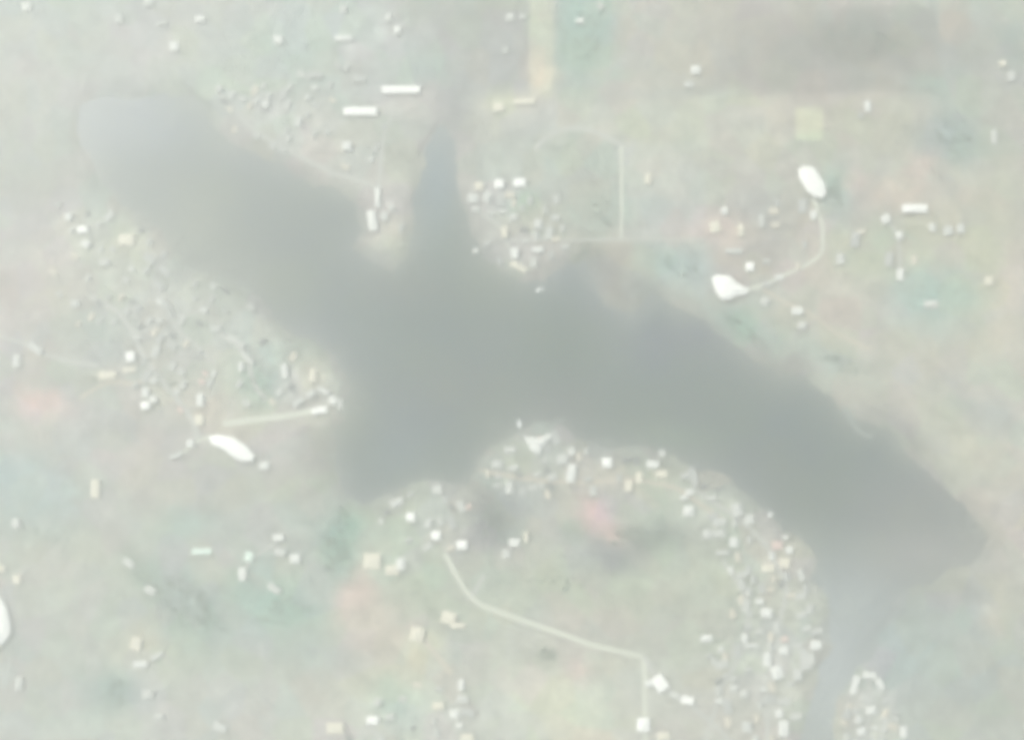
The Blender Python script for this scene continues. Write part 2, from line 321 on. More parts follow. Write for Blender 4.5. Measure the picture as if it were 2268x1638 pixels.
# water: one sheet; silt colours it near the banks
WX = axis(-1260, 1160, 14.0, 14800); WY = axis(-900, 960, 14.0, 14800)
X2, Y2 = np.meshgrid(WX, WY); sd2 = sdist(X2, Y2)
wr = np.zeros(X2.shape + (3,)); wr[:] = (0.012, 0.034, 0.038)
silt = np.exp(np.minimum(sd2, 0) / 30.0)[..., None] * 0.85
wr = wr * (1 - silt) + np.array((0.115, 0.125, 0.116)) * silt
for px, py, rx, ry, c, st in ((1500,965,90,26,(.05,.085,.062),.7),(1905,1330,110,110,(.15,.17,.165),.9),(1840,1520,130,220,(.215,.235,.235),1),(2060,1220,170,80,(.15,.148,.132),.85),(2190,1190,60,60,(.12,.12,.11),.8),(2090,1080,60,40,(.08,.08,.075),.6),(700,500,120,90,(.05,.065,.062),.7),(1000,860,130,60,(.03,.04,.04),.6),(880,1000,60,60,(.03,.055,.07),.7),(2000,1120,150,70,(.06,.065,.06),.7),
  (200,265,90,90,(.095,.115,.14),.9),(330,270,130,80,(.085,.108,.13),.8),(975,300,60,90,(.165,.17,.172),.9),(430,500,90,110,(.10,.11,.10),.7),(560,620,100,80,(.08,.09,.085),.6),(500,330,70,40,(.08,.10,.10),.5),
                              (640,640,110,70,(.05,.07,.06),.5),(968,400,44,130,(.065,.10,.125),.9),(1250,900,90,60,(.03,.032,.028),.5),(1480,760,90,40,(.022,.034,.052),.6),(420,420,120,60,(.05,.068,.07),.7),(1700,1040,120,70,(.03,.045,.045),.6),
                              (1530,740,50,30,(.03,.04,.07),.7),(870,640,120,40,(.045,.05,.05),.5)):
    cx, cy = G(px, py, 0); s = GS(px, py)
    wg = np.exp(-(((X2 - cx) / (rx * s)) ** 2 + ((Y2 - cy) / (ry * s)) ** 2))[..., None] * st
    wr = wr * (1 - wg) + np.array(c) * wg
w1 = vnoise(X2, Y2, 130, 51); w2 = vnoise(X2, Y2, 150, 52); w3 = vnoise(X2, Y2, 60, 53)
wr += np.stack([.008 * w1 + .006 * w3, .006 * w1 + .007 * w3, .006 * w1 + .010 * w2], -1) + .009
wr = np.maximum(wr, .008)
wm = bpy.data.materials.new('estuary_water'); wm.use_nodes = True; n = wm.node_tree; b = n.nodes['Principled BSDF']
b.inputs['Roughness'].default_value = 0.32; b.inputs['IOR'].default_value = 1.33
at = n.nodes.new('ShaderNodeAttribute'); at.attribute_name = 'cover'; n.links.new(at.outputs['Color'], b.inputs['Base Color'])
tc = n.nodes.new('ShaderNodeTexCoord'); nz = n.nodes.new('ShaderNodeTexNoise'); nz.inputs['Scale'].default_value = 0.25; nz.inputs['Detail'].default_value = 4
bp = n.nodes.new('ShaderNodeBump'); bp.inputs['Strength'].default_value = 0.25; bp.inputs['Distance'].default_value = 0.6
n.links.new(tc.outputs['Object'], nz.inputs['Vector']); n.links.new(nz.outputs['Fac'], bp.inputs['Height']); n.links.new(bp.outputs['Normal'], b.inputs['Normal'])
water = grid_object('water', WX, WY, np.zeros_like(X2), wr, wm); tag(water, kind='structure')

# ---------------------------------------------------------------- roads and tracks
ROADM = {'pale': mat('pale_concrete_road', (0.43, 0.44, 0.37), 0.9, 0.1, 0.15), 'dirt': mat('sandy_track', (0.36, 0.32, 0.26), 0.95, 0.14, 0.1),
         'grey': mat('worn_street', (0.325, 0.325, 0.30), 0.9, 0.12, 0.12), 'white': mat('white_quay_concrete', (0.55, 0.56, 0.52), 0.9, 0.08, 0.12)}
NR = [0]
def road(pts, width, m, name='road'):
    NR[0] += 1
    P = [Vector(G(x, y)) for x, y in pts]; Q = []
    for a, b in zip(P[:-1], P[1:]):
        k = max(1, int((b - a).length / 12))
        Q += [a.lerp(b, i / k) for i in range(k)]
    Q.append(P[-1])
    for _ in range(1): Q = [Q[0]] + [(Q[i-1] + Q[i] * 2 + Q[i+1]) / 4 for i in range(1, len(Q) - 1)] + [Q[-1]]
    vs, fs = [], []
    for i, q in enumerate(Q):
        d = (Q[min(i + 1, len(Q) - 1)] - Q[max(i - 1, 0)]).normalized(); nrm = Vector((-d.y, d.x))
        wd = width * (0.5 + 0.06 * mnoise.noise(Vector((q.x * .03, q.y * .03, NR[0]))))
        for k in (-1, -0.33, 0.33, 1):
            p = q + nrm * wd * k
            vs.append((p.x, p.y, max(hz(p.x, p.y), 0.25) + 0.45 + 0.004 * NR[0]))
    for i in range(len(Q) - 1):
        for k in range(3): a = i * 4 + k; fs.append((a, a + 1, a + 5, a + 4))
    o = mesh_obj(name, vs, fs, ROADM[m]); tag(o, kind='structure'); return o
road([(985,1225),(1012,1275),(1038,1318),(1056,1335),(1100,1352),(1140,1366),(1230,1398),(1320,1430),(1424,1452)], 9, 'pale')
road([(1072,1272),(1058,1300),(1042,1322)], 8, 'grey')
road([(1426,1452),(1428,1520),(1428,1600),(1430,1760)], 10, 'pale')
road([(1426,1452),(1448,1490),(1475,1525),(1520,1550),(1600,1620),(1680,1720)], 9, 'grey')
road([(1376,322),(1377,420),(1376,530)], 7, 'pale')
road([(1376,322),(1335,300),(1290,284),(1240,288),(1205,308),(1185,335)], 9, 'grey')
road([(1640,645),(1690,632),(1740,608),(1790,585),(1822,565),(1822,500),(1808,460),(1800,435)], 7, 'pale')
road([(1690,640),(1740,672),(1790,690),(1850,738),(1930,775)], 7, 'dirt')
road([(1110,530),(1250,532),(1400,529),(1560,531)], 5, 'grey')  # grey strip drawn along a compression block edge, no known road
road([(495,938),(560,930),(640,920),(705,908)], 12, 'pale')
road([(200,655),(262,690),(300,742),(318,790),(352,835),(395,885),(428,932),(440,975)], 11, 'grey')
road([(480,735),(525,760),(552,800),(560,850),(590,885)], 10, 'grey')
road([(370,690),(395,735),(430,760),(470,800)], 8, 'grey')
road([(300,742),(380,700),(440,690),(470,665)], 7, 'grey')
road([(350,835),(300,850),(240,845),(180,880)], 8, 'dirt')
road([(380,1012),(410,1000),(440,975),(470,965)], 8, 'pale')
road([(0,745),(60,762),(100,785),(150,800),(220,810)], 8, 'grey')
road([(540,1262),(560,1235),(600,1210),(625,1190)], 7, 'grey')
road([(925,1400),(960,1440),(1000,1490)], 11, 'dirt')
road([(1540,1085),(1640,1150),(1700,1210),(1745,1300),(1720,1400),(1700,1500),(1700,1620),(1700,1760)], 8, 'grey')
road([(1600,1240),(1660,1330),(1650,1430),(1600,1520),(1560,1640)], 8, 'grey')
road([(480,200),(560,290),(650,340),(740,385),(800,400),(838,420)], 8, 'grey')
road([(838,420),(842,370),(850,300),(870,250)], 8, 'grey')
road([(1060,470),(1110,500),(1130,560),(1170,600)], 8, 'grey')
road([(1060,1040),(1160,1060),(1280,1070),(1400,1060),(1500,1080),(1600,1150)], 8, 'dirt')
road([(1958,478),(1990,523),(1992,610)], 5, 'grey')
road([(1925,1495),(1925,1560),(1920,1640)], 7, 'grey')

# ---------------------------------------------------------------- buildings
def base_z(pts):
    return min(hz(x, y) for x, y in pts)
def prism_building(name, outline, h, roof, label=None, cat='building', group=None, wall=None, pitch=0.16, extras=True, rise=None):
    """outline in plan units, any simple polygon: walls, a pitched roof with eaves, ridge vents and rooflights"""
    P = [Vector(G(x, y)) for x, y in outline]
    area = sum(a.x * b.y - b.x * a.y for a, b in zip(P, P[1:] + P[:1]))
    if area < 0: P.reverse()
    c = sum(P, Vector((0, 0))) / len(P)
    z0 = max(base_z([(p.x, p.y) for p in P]), 0.3) - 0.3
    root = empty(name, (c.x, c.y, z0)); tag(root, label, cat, group)
    L = [p - c for p in P]; n = len(L); H = h + 0.3
    vs = [(p.x, p.y, 0) for p in L] + [(p.x, p.y, H) for p in L]
    fs = [(i, (i + 1) % n, n + (i + 1) % n, n + i) for i in range(n)]
    mesh_obj('wall', vs, fs, wall or WALL, root)
    ext = max(p.length for p in L)
    # principal axis
    sxx = sum(p.x * p.x for p in L); syy = sum(p.y * p.y for p in L); sxy = sum(p.x * p.y for p in L)
    a = 0.5 * math.atan2(2 * sxy, sxx - syy); ux = Vector((math.cos(a), math.sin(a))); uy = Vector((-ux.y, ux.x))
    wid = max(abs(p.dot(uy)) for p in L)
    top = []
    for p in L:
        t = p.dot(ux); q = ux * (t - math.copysign(min(abs(t), wid * 0.8), t)) + uy * (p.dot(uy) * 0.06)
        top.append(q if len(outline) <= 6 else p * 0.45)
    r = rise or max(1.2, wid * pitch)
    o1 = [p * (1 + 0.8 / max(p.length, 1)) for p in L]
    vs = [(p.x, p.y, H + .02) for p in o1] + [(p.x, p.y, H + .35) for p in o1] + [(p.x, p.y, H + .35 + r) for p in top]
    fs = [(i, (i + 1) % n, n + (i + 1) % n, n + i) for i in range(n)] + [(n + i, n + (i + 1) % n, 2 * n + (i + 1) % n, 2 * n + i) for i in range(n)]
    fs += [tuple(range(2 * n, 3 * n)), tuple(range(n))[::-1]]
    rf = mesh_obj('roof', vs, fs, ROOFS[roof], root)
    if extras and ext > 14:
        k = max(2, int(ext / 9))
        for i in range(k):
            t = (i + 0.5) / k * 2 - 1; q = ux * (t * ext * 0.42)
            box_part('roof_vent', q.x, q.y, H + r + 0.2, 2.2, 1.6, 1.1, a, METAL, rf)
    return root
def box_part(name, x, y, z, sx, sy, sz, a, m, parent):
    vs = []
    for dz in (0, sz):
        for dx, dy in ((-1, -1), (1, -1), (1, 1), (-1, 1)):
            lx, ly = dx * sx / 2, dy * sy / 2
            vs.append((x + lx * math.cos(a) - ly * math.sin(a), y + lx * math.sin(a) + ly * math.cos(a), z + dz))
    return mesh_obj(name, vs, [(0, 3, 2, 1), (4, 5, 6, 7), (0, 1, 5, 4), (1, 2, 6, 5), (2, 3, 7, 6), (3, 0, 4, 7)], m, parent)

def block(px, py, wpx, hpx, rot, roof, label, name='building', cat='building', h=7, group=None, rise=None):
    a = R(rot); pts = []
    for dx, dy in ((-1, -1), (1, -1), (1, 1), (-1, 1)):
        x, y = dx * wpx / 2, dy * hpx / 2
        pts.append((px + x * math.cos(a) - y * math.sin(a), py + x * math.sin(a) + y * math.cos(a)))
    return prism_building(name, pts, h, roof, label, cat, group, rise=rise)

# big white roofs
prism_building('storage_hall', [(466,968),(486,963),(520,970),(548,988),(566,1008),(562,1020),(540,1021),(520,1012),(500,996),(474,985)], 9, 'white',
    'long bent hall with a gleaming white roof in the left bank town', 'hall')
prism_building('storage_hall', [(1768,378),(1778,372),(1800,374),(1812,392),(1824,410),(1827,432),(1820,440),(1800,436),(1786,424),(1770,398)], 10, 'white',
    'egg-shaped white-roofed hall at the head of the bent lane in the upper right', 'hall')
prism_building('storage_hall', [(1576,616),(1592,611),(1616,614),(1630,628),(1644,636),(1656,640),(1652,652),(1630,655),(1614,664),(1596,662),(1584,644)], 10, 'white',
    'rounded white-roofed hall near the right bank where the lane starts', 'hall')
prism_building('storage_hall', [(-30,1330),(6,1322),(20,1345),(29,1385),(26,1405),(14,1420),(0,1432),(-30,1435)], 10, 'white',
    'large bright-roofed hall cut by the left edge of the picture', 'hall')
B = [
 (838,438,13,50,0,'bright','narrow pale-roofed shed pointing up on the small headland','quay_shed','shed'),
 (826,490,22,52,-8,'bright','wider pale-roofed shed at the tip side of the small headland','quay_shed','shed'),
 (852,480,18,22,0,'pale','small light grey shed right of the two long sheds on the headland','quay_shed','shed'),
 (868,462,14,14,10,'pale','smallest grey-roofed hut on the small headland','hut','hut'),
 (890,505,14,20,0,'grey','dull grey shed by the inlet on the small headland','quay_shed','shed'),
 (890,201,92,17,0,'white','long white-roofed warehouse, upper one of the two bars at top centre','warehouse','warehouse'),
 (800,249,80,19,0,'white','long white-roofed warehouse, lower one of the two bars at top centre','warehouse','warehouse'),
 (763,88,42,13,0,'bright','narrow pale warehouse above the two long white ones','warehouse','warehouse'),
 (770,325,22,22,0,'bright','square white-roofed building below the long white warehouses',None,None),
 (618,90,20,20,0,'bright','square pale-roofed building in the hazy upper left',None,None),
 (590,232,15,14,0,'bright','small bright building left of the long white warehouses',None,None),
 (486,198,14,14,0,'pale','small pale building at the upper tip of the left water arm',None,None),
 (662,271,18,24,15,'pale','light grey building above the shore left of the long warehouses',None,None),
 (700,198,16,13,0,'pale','light grey building left of the upper long warehouse',None,None),
 (640,308,10,14,20,'pale','narrow pale hut near the upper shore',None,None),
 (62,18,20,16,0,'bright','bright-roofed building in the top left corner',None,None),
 (265,44,18,18,0,'pale','faint pale building at top left, under the haze',None,None),
 (332,8,20,20,0,'pale','faint pale building at the top edge, upper left',None,None),
 (360,55,24,8,0,'pale','thin faint bar-shaped roof at top left',None,None),
 (445,45,22,15,0,'bright','faint light building at top left beside the thin bar',None,None),
 (388,106,22,22,0,'bright','pale building standing in the cream patch at upper left',None,None),
 (862,42,14,20,0,'pale','pale building at the top, upper left of a brighter one',None,None),
 (882,70,16,20,0,'bright','bright-roofed building at the top, right of the narrow warehouse',None,None),
 (762,22,15,16,0,'pale','light building at the top edge above the narrow warehouse',None,None),
 (1130,42,20,17,0,'pale','left one of two grey roofs left of the sandy strip',None,None),
 (1158,40,12,12,0,'pale','right one of two grey roofs left of the sandy strip',None,None),
 (1120,113,12,14,0,'pale','lone small grey roof left of the sandy strip',None,None),
 (1285,50,18,12,0,'bright','small pale building inside the green field at the top',None,None),
 (1330,16,14,12,0,'pale','faint grey building at the top of the green field',None,None),
 (1105,240,24,18,0,'cream','cream-roofed building with squarish plan below the sandy strip',None,None),
 (1162,228,50,14,0,'cream','long cream-roofed building below the sandy strip','warehouse','warehouse'),
 (1062,414,18,18,0,'cream','cream-roofed building, left of the three bright ones on the round headland',None,None),
 (1107,409,20,20,0,'white','brightest white-roofed building, middle of the three on the round headland',None,None),
 (1152,406,28,20,0,'white','widest white-roofed building, right of the three on the round headland',None,None),
 (1048,440,28,24,0,'pale','wide grey-roofed building at the inlet edge of the round headland',None,None),
 (1080,437,20,26,20,'pale','tall grey-roofed building below the cream one on the headland',None,None),
 (1055,465,22,12,0,'pale','low grey-roofed building by the inlet shore of the headland',None,None),
 (1137,482,20,16,0,'pale','pale building in the middle of the round headland',None,None),
 (1115,470,24,10,0,'pale','thin pale terrace in the middle of the round headland',None,None),
 (1193,497,20,24,0,'pale','grey-roofed building on the right side of the round headland',None,None),
 (1118,515,14,26,0,'cream','upright pinkish cream terrace on the round headland',None,None),
 (1141,562,18,26,0,'bright','bright upright building near the tip of the round headland',None,None),
 (1191,554,28,14,0,'bright','bright wide building near the tip of the round headland',None,None),
 (1054,556,14,14,0,'pale','small pale boathouse at the left shore of the round headland','boathouse','boathouse'),
 (1150,592,40,14,30,'cream','cream quayside building along the tip of the round headland',None,None),
 (1436,398,14,26,0,'cream','upright cream building right of the straight vertical track',None,None),
 (1540,158,24,20,0,'bright','bright-roofed building, upper of a pair at top right centre',None,None),
 (1526,190,22,14,0,'pale','pale building, lower of a pair at top right centre',None,None),
 (1920,238,15,26,0,'bright','small upright bright building at upper right',None,None),
 (1904,258,12,12,0,'grey','small grey shed beside the upright bright building at upper right','shed','shed'),
 (1604,469,16,17,0,'bright','small bright building above the cream yard on the right bank',None,None),
 (1583,504,24,26,-15,'cream','cream-roofed building in the cream yard above the rounded hall',None,None),
 (1640,512,14,26,0,'cream','upright cream-roofed building in the cream yard',None,None),
 (1686,490,14,30,0,'pale','upright grey-roofed building right of the cream yard',None,None),
 (1960,487,22,20,-30,'bright','bright tilted building left of the white bar at far right',None,None),
 (2024,464,60,18,0,'white','white bar-shaped warehouse at the far right','warehouse','warehouse'),
 (1990,523,18,18,0,'bright','small bright building below the white bar warehouse',None,None),
 (1992,610,17,28,0,'bright','small upright bright building standing alone at far right',None,None),
 (2060,675,34,18,0,'pale','faint pale building in the green patch at far right',None,None),
 (2098,512,22,22,0,'pale','left one of two pale blocks at far right',None,None),
 (2126,508,18,24,0,'pale','right one of two pale blocks at far right',None,None),
 (2200,305,13,34,0,'pale','narrow upright building near the right edge',None,None),
 (2238,172,18,22,0,'pale','pale building near the right edge by the looped street',None,None),
 (2218,144,16,14,0,'cream','cream building near the right edge above the looped street',None,None),
 (2188,623,18,20,0,'cream','cream building near the right edge above the sandy strip',None,None),
 (1800,478,14,22,0,'bright','small building just below the egg-shaped hall',None,None),
 (1860,575,20,26,0,'pale','pale building right of the bend of the lane',None,None),
 (1660,592,19,19,0,'white','small square white building above right of the rounded hall',None,None),
 (1693,668,20,20,30,'pale','pale building right of and below the rounded hall',None,None),
 (1765,690,28,18,0,'bright','pale wide building on the shore road right of the rounded hall',None,None),
 (1776,722,20,18,0,'pale','grey-roofed building below the wide one on the shore road',None,None),
 (1625,557,44,12,0,'pale','low pale terrace between the cream yard and the rounded hall',None,None),
 (155,481,17,16,0,'bright','bright house, upper of three in a line on the left bank',None,None),
 (186,510,24,15,0,'white','brightest of three buildings in a line on the left bank',None,None),
 (193,541,20,17,30,'bright','lowest of three bright buildings in a line on the left bank',None,None),
 (283,532,36,26,0,'cream','cream-yellow roof on the left bank near the shore',None,None),
 (234,582,24,16,0,'pale','pale building left of and below the cream-yellow roof',None,None),
 (170,673,20,17,0,'pale','grey building at the bend of the left bank main street',None,None),
 (293,791,20,22,0,'white','small square white building beside the left bank main street',None,None),
 (326,870,16,22,0,'bright','upper block of the bright cluster left of the main street',None,None),
 (343,885,18,16,0,'bright','right block of the bright cluster left of the main street',None,None),
 (326,899,20,17,0,'white','lowest and brightest block of the cluster left of the main street',None,None),
 (242,832,40,18,0,'cream','cream-roofed building at the far end of the sandy lane, left bank',None,None),
 (290,820,30,12,0,'cream','thin cream-roofed building below the small square white one',None,None),
 (446,886,18,32,0,'bright','upright pale pink building right of the main street',None,None),
 (444,930,20,24,0,'cream','cream building where the main street meets the shore road',None,None),
 (425,981,17,18,0,'bright','small bright building left of the long bent hall',None,None),
 (392,1008,34,12,-20,'pale','low pale building below left of the long bent hall',None,None),
 (588,1031,22,18,0,'bright','small bright building at the lower end of the long bent hall',None,None),
 (710,909,36,15,-8,'white','white quay building at the very tip of the left bank','quay_shed','shed'),
 (739,886,20,20,30,'bright','bright block on the river side of the ring at the left bank tip',None,None),
 (718,866,34,14,25,'pale','pale block along the top of the ring at the left bank tip',None,None),
 (690,872,24,16,-30,'pale','pale block on the land side of the ring at the left bank tip',None,None),
 (663,890,30,14,-35,'pale','pale block furthest inland of the ring at the left bank tip',None,None),
 (755,896,12,26,0,'pale','thin pale block in shallow ground at the left bank tip',None,None),
 (695,832,16,30,0,'cream','upright cream building above the ring at the left bank tip',None,None),
 (632,822,14,34,-10,'bright','thin upright pale building in the green yard of the left bank',None,None),
 (480,728,24,14,0,'pale','pale building at the top of the curved street',None,None),
 (525,756,50,12,30,'pale','long pale terrace along the curved street','terrace','building'),
 (548,792,44,12,45,'pale','long pale terrace further down the curved street','terrace','building'),
 (536,812,12,22,0,'bright','small bright building below the curved street',None,None),
 (41,800,20,32,0,'pale','pale upright building near the left edge',None,None),
 (82,772,40,18,35,'pale','slanting pale building near the left edge',None,None),
 (40,1158,20,24,0,'pale','pale building near the left edge above the cream ground',None,None),
 (215,1082,20,44,0,'cream','upright cream building in the lower left green ground',None,None),
 (4,1258,24,16,0,'cream','cream building at the left edge above the large bright hall',None,None),
 (42,1282,18,20,0,'cream','cream building near the left edge above the large bright hall',None,None),
 (288,1246,30,16,35,'pale','pale slanting building left of the dark stream bed',None,None),
 (336,1306,26,18,30,'pale','lower pale slanting building left of the dark stream bed',None,None),
 (305,1424,24,30,15,'cream','cream building in the lower left',None,None),
 (315,1469,34,16,0,'bright','wide light building in the lower left',None,None),
 (352,1450,30,14,-25,'pale','slanting pale building above the wide light one in the lower left',None,None),
 (330,1535,24,20,0,'pale','pale building at lower left below the wide light one',None,None),
 (45,1512,18,32,0,'pale','pale upright building in the bottom left corner',None,None),
 (355,1584,22,14,0,'pale','small pale building close to the bottom edge at left',None,None),
 (490,1608,34,22,20,'pale','faint pale building at the bottom edge at left',None,None),
 (450,1220,46,15,0,'mint','pale greenish bar roof in the lower left',None,None),
 (540,1270,18,32,0,'bright','bright mint upright building at the foot of the small lane',None,None),
 (555,1232,20,22,20,'mint','pale green roof at the middle of the small lane',None,None),
 (619,1189,28,16,0,'bright','light building at the upper end of the small lane',None,None),
 (622,1222,26,18,20,'pale','pale building below the light one at the lane end',None,None),
 (656,1236,24,22,0,'bright','light building right of the small lane end',None,None),
 (610,1302,34,16,35,'pale','slanting pale building below the small lane',None,None),
 (911,1144,20,20,0,'white','white square house, left of the row of three on the lower bank',None,None),
 (967,1185,22,20,0,'white','white square house, middle of the row of three on the lower bank',None,None),
 (1024,1206,24,20,0,'white','white square house, right of the row of three on the lower bank',None,None),
 (950,1158,14,24,20,'pale','grey house between the left and middle of the three white ones',None,None),
 (1140,1201,26,20,0,'bright','light house right of the row of three white ones',None,None),
 (1166,1189,9,24,0,'cream','thin cream building right of the light house',None,None),
 (1122,1226,20,22,0,'pale','pale house below the light one right of the row',None,None),
 (826,1242,38,38,0,'cream','large square cream roof left of the track, lower centre',None,None),
 (889,1248,20,28,0,'bright','bright upright block beside the large cream roof',None,None),
 (870,1262,30,22,0,'cream','cream-pink roof between the large cream one and the bright block',None,None),
 (995,1366,34,28,15,'cream','cream building left of the pale track bend',None,None),
 (1015,1384,34,12,0,'cream','low cream annex below the building left of the track bend','annex','building'),
 (925,1403,32,34,10,'cream','cream-yellow building at the top of the sandy lane, lower centre',None,None),
 (1345,1024,22,22,0,'white','small white square building on the lower shore','building','building'),
 (1266,1048,22,46,10,'bright','upright light building on the lower shore, left of the white square one',None,None),
 (1246,1018,26,22,0,'pale','pale building above the upright light one on the lower shore',None,None),
 (1446,1028,30,18,0,'bright','light building at the lower shore right of the white square one',None,None),
 (1466,1004,16,16,0,'pale','pale hut at the water edge above the light building',None,None),
 (1416,1058,16,26,0,'cream','upright cream building among the lower shore houses',None,None),
 (1392,1076,18,24,0,'cream','lowest upright cream building among the lower shore houses',None,None),
 (1466,1050,26,16,0,'cream','wide cream building among the lower shore houses',None,None),
 (1129,1080,20,28,0,'pale','pale upright building below the triangular yard',None,None),
 (970,1084,24,22,0,'pale','pale building near the lower shore left of the creek mouth',None,None),
 (880,1112,34,18,-20,'pale','pale building near the lower shore above the left white house',None,None),
 (1102,1458-430,24,18,0,'pale','pale building left below the triangular yard',None,None),
 (1525,1131,26,26,0,'bright','light square building, lower right bank town, upper left end',None,None),
 (1632,1128,26,34,-15,'pale','large pale building by the shore of the lower right town',None,None),
 (1660,1150,24,24,0,'pale','pale building just below the large shore one, lower right town',None,None),
 (1565,1182,20,22,0,'pale','pale block in the inner part of the lower right town',None,None),
 (1625,1200,20,24,0,'bright','light block in the inner part of the lower right town',None,None),
 (1600,1223,34,10,0,'pale','thin pale bar in the inner part of the lower right town',None,None),
 (1721,1207,24,18,0,'pink','pink-roofed building near the lower right town shore',None,None),
 (1747,1218,17,17,0,'bright','bright building beside the pink-roofed one',None,None),
 (1738,1246,24,22,0,'cream','cream building below the pink-roofed one',None,None),
 (1700,1258,28,18,0,'cream','wide cream building in the cream yard of the lower right town',None,None),
 (1682,1330,18,14,0,'bright','small bright building halfway down the lower right town',None,None),
 (1697,1356,28,24,0,'bright','square light building halfway down the lower right town',None,None),
 (1564,1412,28,18,0,'bright','light building on the land side of the lower right town',None,None),
 (1648,1412,14,20,0,'bright','small upright light block in the lower part of the town',None,None),
 (1664,1428,34,9,0,'bright','thin light bar in the lower part of the town',None,None),
 (1735,1440,24,20,0,'bright','light block by the shore, lower part of the town',None,None),
 (1699,1459,20,34,5,'bright','tall bright block in the lower part of the town',None,None),
 (1806,1427,28,22,0,'bright','light building on the rounded shore of the lower right town',None,None),
 (1720,1487,28,34,-20,'bright','large light block below the tall bright one',None,None),
 (1766,1492,22,28,0,'pale','pale block right of the large light one near the channel',None,None),
 (1725,1578,20,20,0,'bright','light square block near the bottom of the lower right town',None,None),
 (1735,1611,26,40,0,'bright','large bright block at the bottom edge of the lower right town',None,None),
 (1654,1608,24,28,0,'pale','pale block at the bottom edge of the lower right town',None,None),
 (1648,1535,18,18,0,'pale','small pale block left in the lower right town bottom part',None,None),
 (1893,1515,18,46,15,'bright','left arm terrace of the triangular built-up spit','terrace','building'),
 (1925,1494,34,16,0,'bright','top terrace at the apex of the triangular built-up spit','terrace','building'),
 (1948,1513,16,28,-25,'bright','right arm terrace of the triangular built-up spit','terrace','building'),
 (1928,1570,26,20,0,'bright','middle building of the triangular built-up spit',None,None),
 (1906,1617,22,18,0,'bright','lower left bright building of the triangular spit',None,None),
 (2000,1618,20,30,0,'bright','lower right bright building of the triangular spit',None,None),
 (1462,1511,30,38,-35,'white','very bright white building at the end of the long track','building','building'),
 (1437,1511,18,16,0,'bright','small bright annex beside the white building at the track end','annex','building'),
 (1425,1602,30,32,0,'white','very bright white building at the bottom end of the straight track',None,None),
 (1470,1628,28,18,0,'cream','cream-pink building by the bottom edge right of the straight track',None,None),
 (1522,1548,30,18,10,'white','white bar building right of the track end',None,None),
 (1495,1538,26,14,30,'pale','pale building between the track end and the white bar',None,None),
 (828,1592,28,19,0,'white','bright white building at the bottom left of centre',None,None),
 (865,1584,20,14,0,'pale','pale building right of the bright white one near the bottom edge',None,None),
 (838,1552,16,20,20,'pale','pale building above the bright white one near the bottom edge',None,None),
 (1008,1578,24,22,0,'bright','bright cream building near the bottom edge at centre',None,None),
 (972,1561,26,18,0,'cream','cream building left of the bright one near the bottom edge',None,None),
 (1023,1514,14,26,0,'bright','thin upright light building near the bottom, at centre',None,None),
 (1026,1546,28,18,0,'pale','pale building below the thin upright one near the bottom',None,None),
 (745,1610,40,26,0,'cream','cream building at the bottom edge left of centre',None,None),
 (1036,1632,30,20,0,'cream','cream building cut by the bottom edge at centre',None,None),
]
for (x, y, ww, hh, rt, rf, lb, nm, ct) in B:
    hgt = {'white': 8, 'bright': 7}.get(rf, 6)
    kf = 0.84 if rf in ('pale', 'bright', 'grey') else 0.9
    block(x, y, ww * kf, hh * kf, rt, rf, lb, nm or 'building', ct or 'building', hgt)

# triangular yard at the lower shore: V-shaped bright shed
prism_building('quay_shed', [(1160,966),(1196,971),(1218,958),(1222,970),(1206,984),(1196,1006),(1180,1000)], 7, 'bright',
    'bright V-shaped shed on the tip of the lower shore', 'shed', extras=False)

# ---------------------------------------------------------------- small houses, one source per kind, copied
def house_source(roof, L_, W_, h, flat=False):
    root = empty('house', (0, 0, 0))
    x, y = L_ / 2, W_ / 2
    mesh_obj('wall', [(-x,-y,0),(x,-y,0),(x,y,0),(-x,y,0),(-x,-y,h),(x,-y,h),(x,y,h),(-x,y,h),(-x,0,h+W_*.28 if not flat else h),(x,0,h+W_*.28 if not flat else h)],
        [(0,1,5,4),(2,3,7,6),(1,2,6,9,5),(3,0,4,8,7)], WALL, root)
    e = 0.5; X, Y = x + e, y + e; k = W_ * .28 if not flat else 0.3
    mesh_obj('roof', [(-X,-Y,h-.1),(X,-Y,h-.1),(X,Y,h-.1),(-X,Y,h-.1),(-X,-Y,h+.15),(X,-Y,h+.15),(X,Y,h+.15),(-X,Y,h+.15),(-X,0,h+k+.3),(X,0,h+k+.3)],
        [(0,1,5,4),(2,3,7,6),(1,2,6,9,5),(3,0,4,8,7),(4,5,9,8),(6,7,8,9),(3,2,1,0)], ROOFS[roof], root)
    return root
ROOFS['slate'] = mat('weathered_grey_roof', (0.375, 0.38, 0.355), 0.85, 0.12, 0.2)
ROOFS['sand'] = mat('sand_roof', (0.46, 0.42, 0.345), 0.85, 0.12, 0.2)
ROOFS['ash'] = mat('ash_grey_roof', (0.31, 0.315, 0.30), 0.85, 0.12, 0.2)
ROOFS['chalk'] = mat('chalky_roof', (0.49, 0.495, 0.465), 0.8, 0.1, 0.2)
SRC = [house_source(*a) for a in (('slate',15,10,5),('ash',14,9.5,5),('sand',16,10,5),('dark',13,9,5),('chalk',13,10,6),('pink',13,9,5),('slate',22,12,7,True),('ash',24,13,8,True))]
KIND = ['small grey-roofed house','small ash-grey house','small sand-roofed house','small dark-roofed house','small pale-roofed house','small pinkish-roofed house','wide flat grey-roofed house','wide flat ash-grey house']
used = set(); HOUSES = []
BP = [(b[0], b[1], max(b[2], b[3]) * 0.6) for b in B]
HP = []
wpl = WATER
def inpoly(x, y, poly):
    c = False; n = len(poly)
    for i in range(n):
        ax, ay = poly[i]; bx, by = poly[(i + 1) % n]
        if (ay > y) != (by > y) and x < (bx - ax) * (y - ay) / (by - ay) + ax: c = not c
    return c
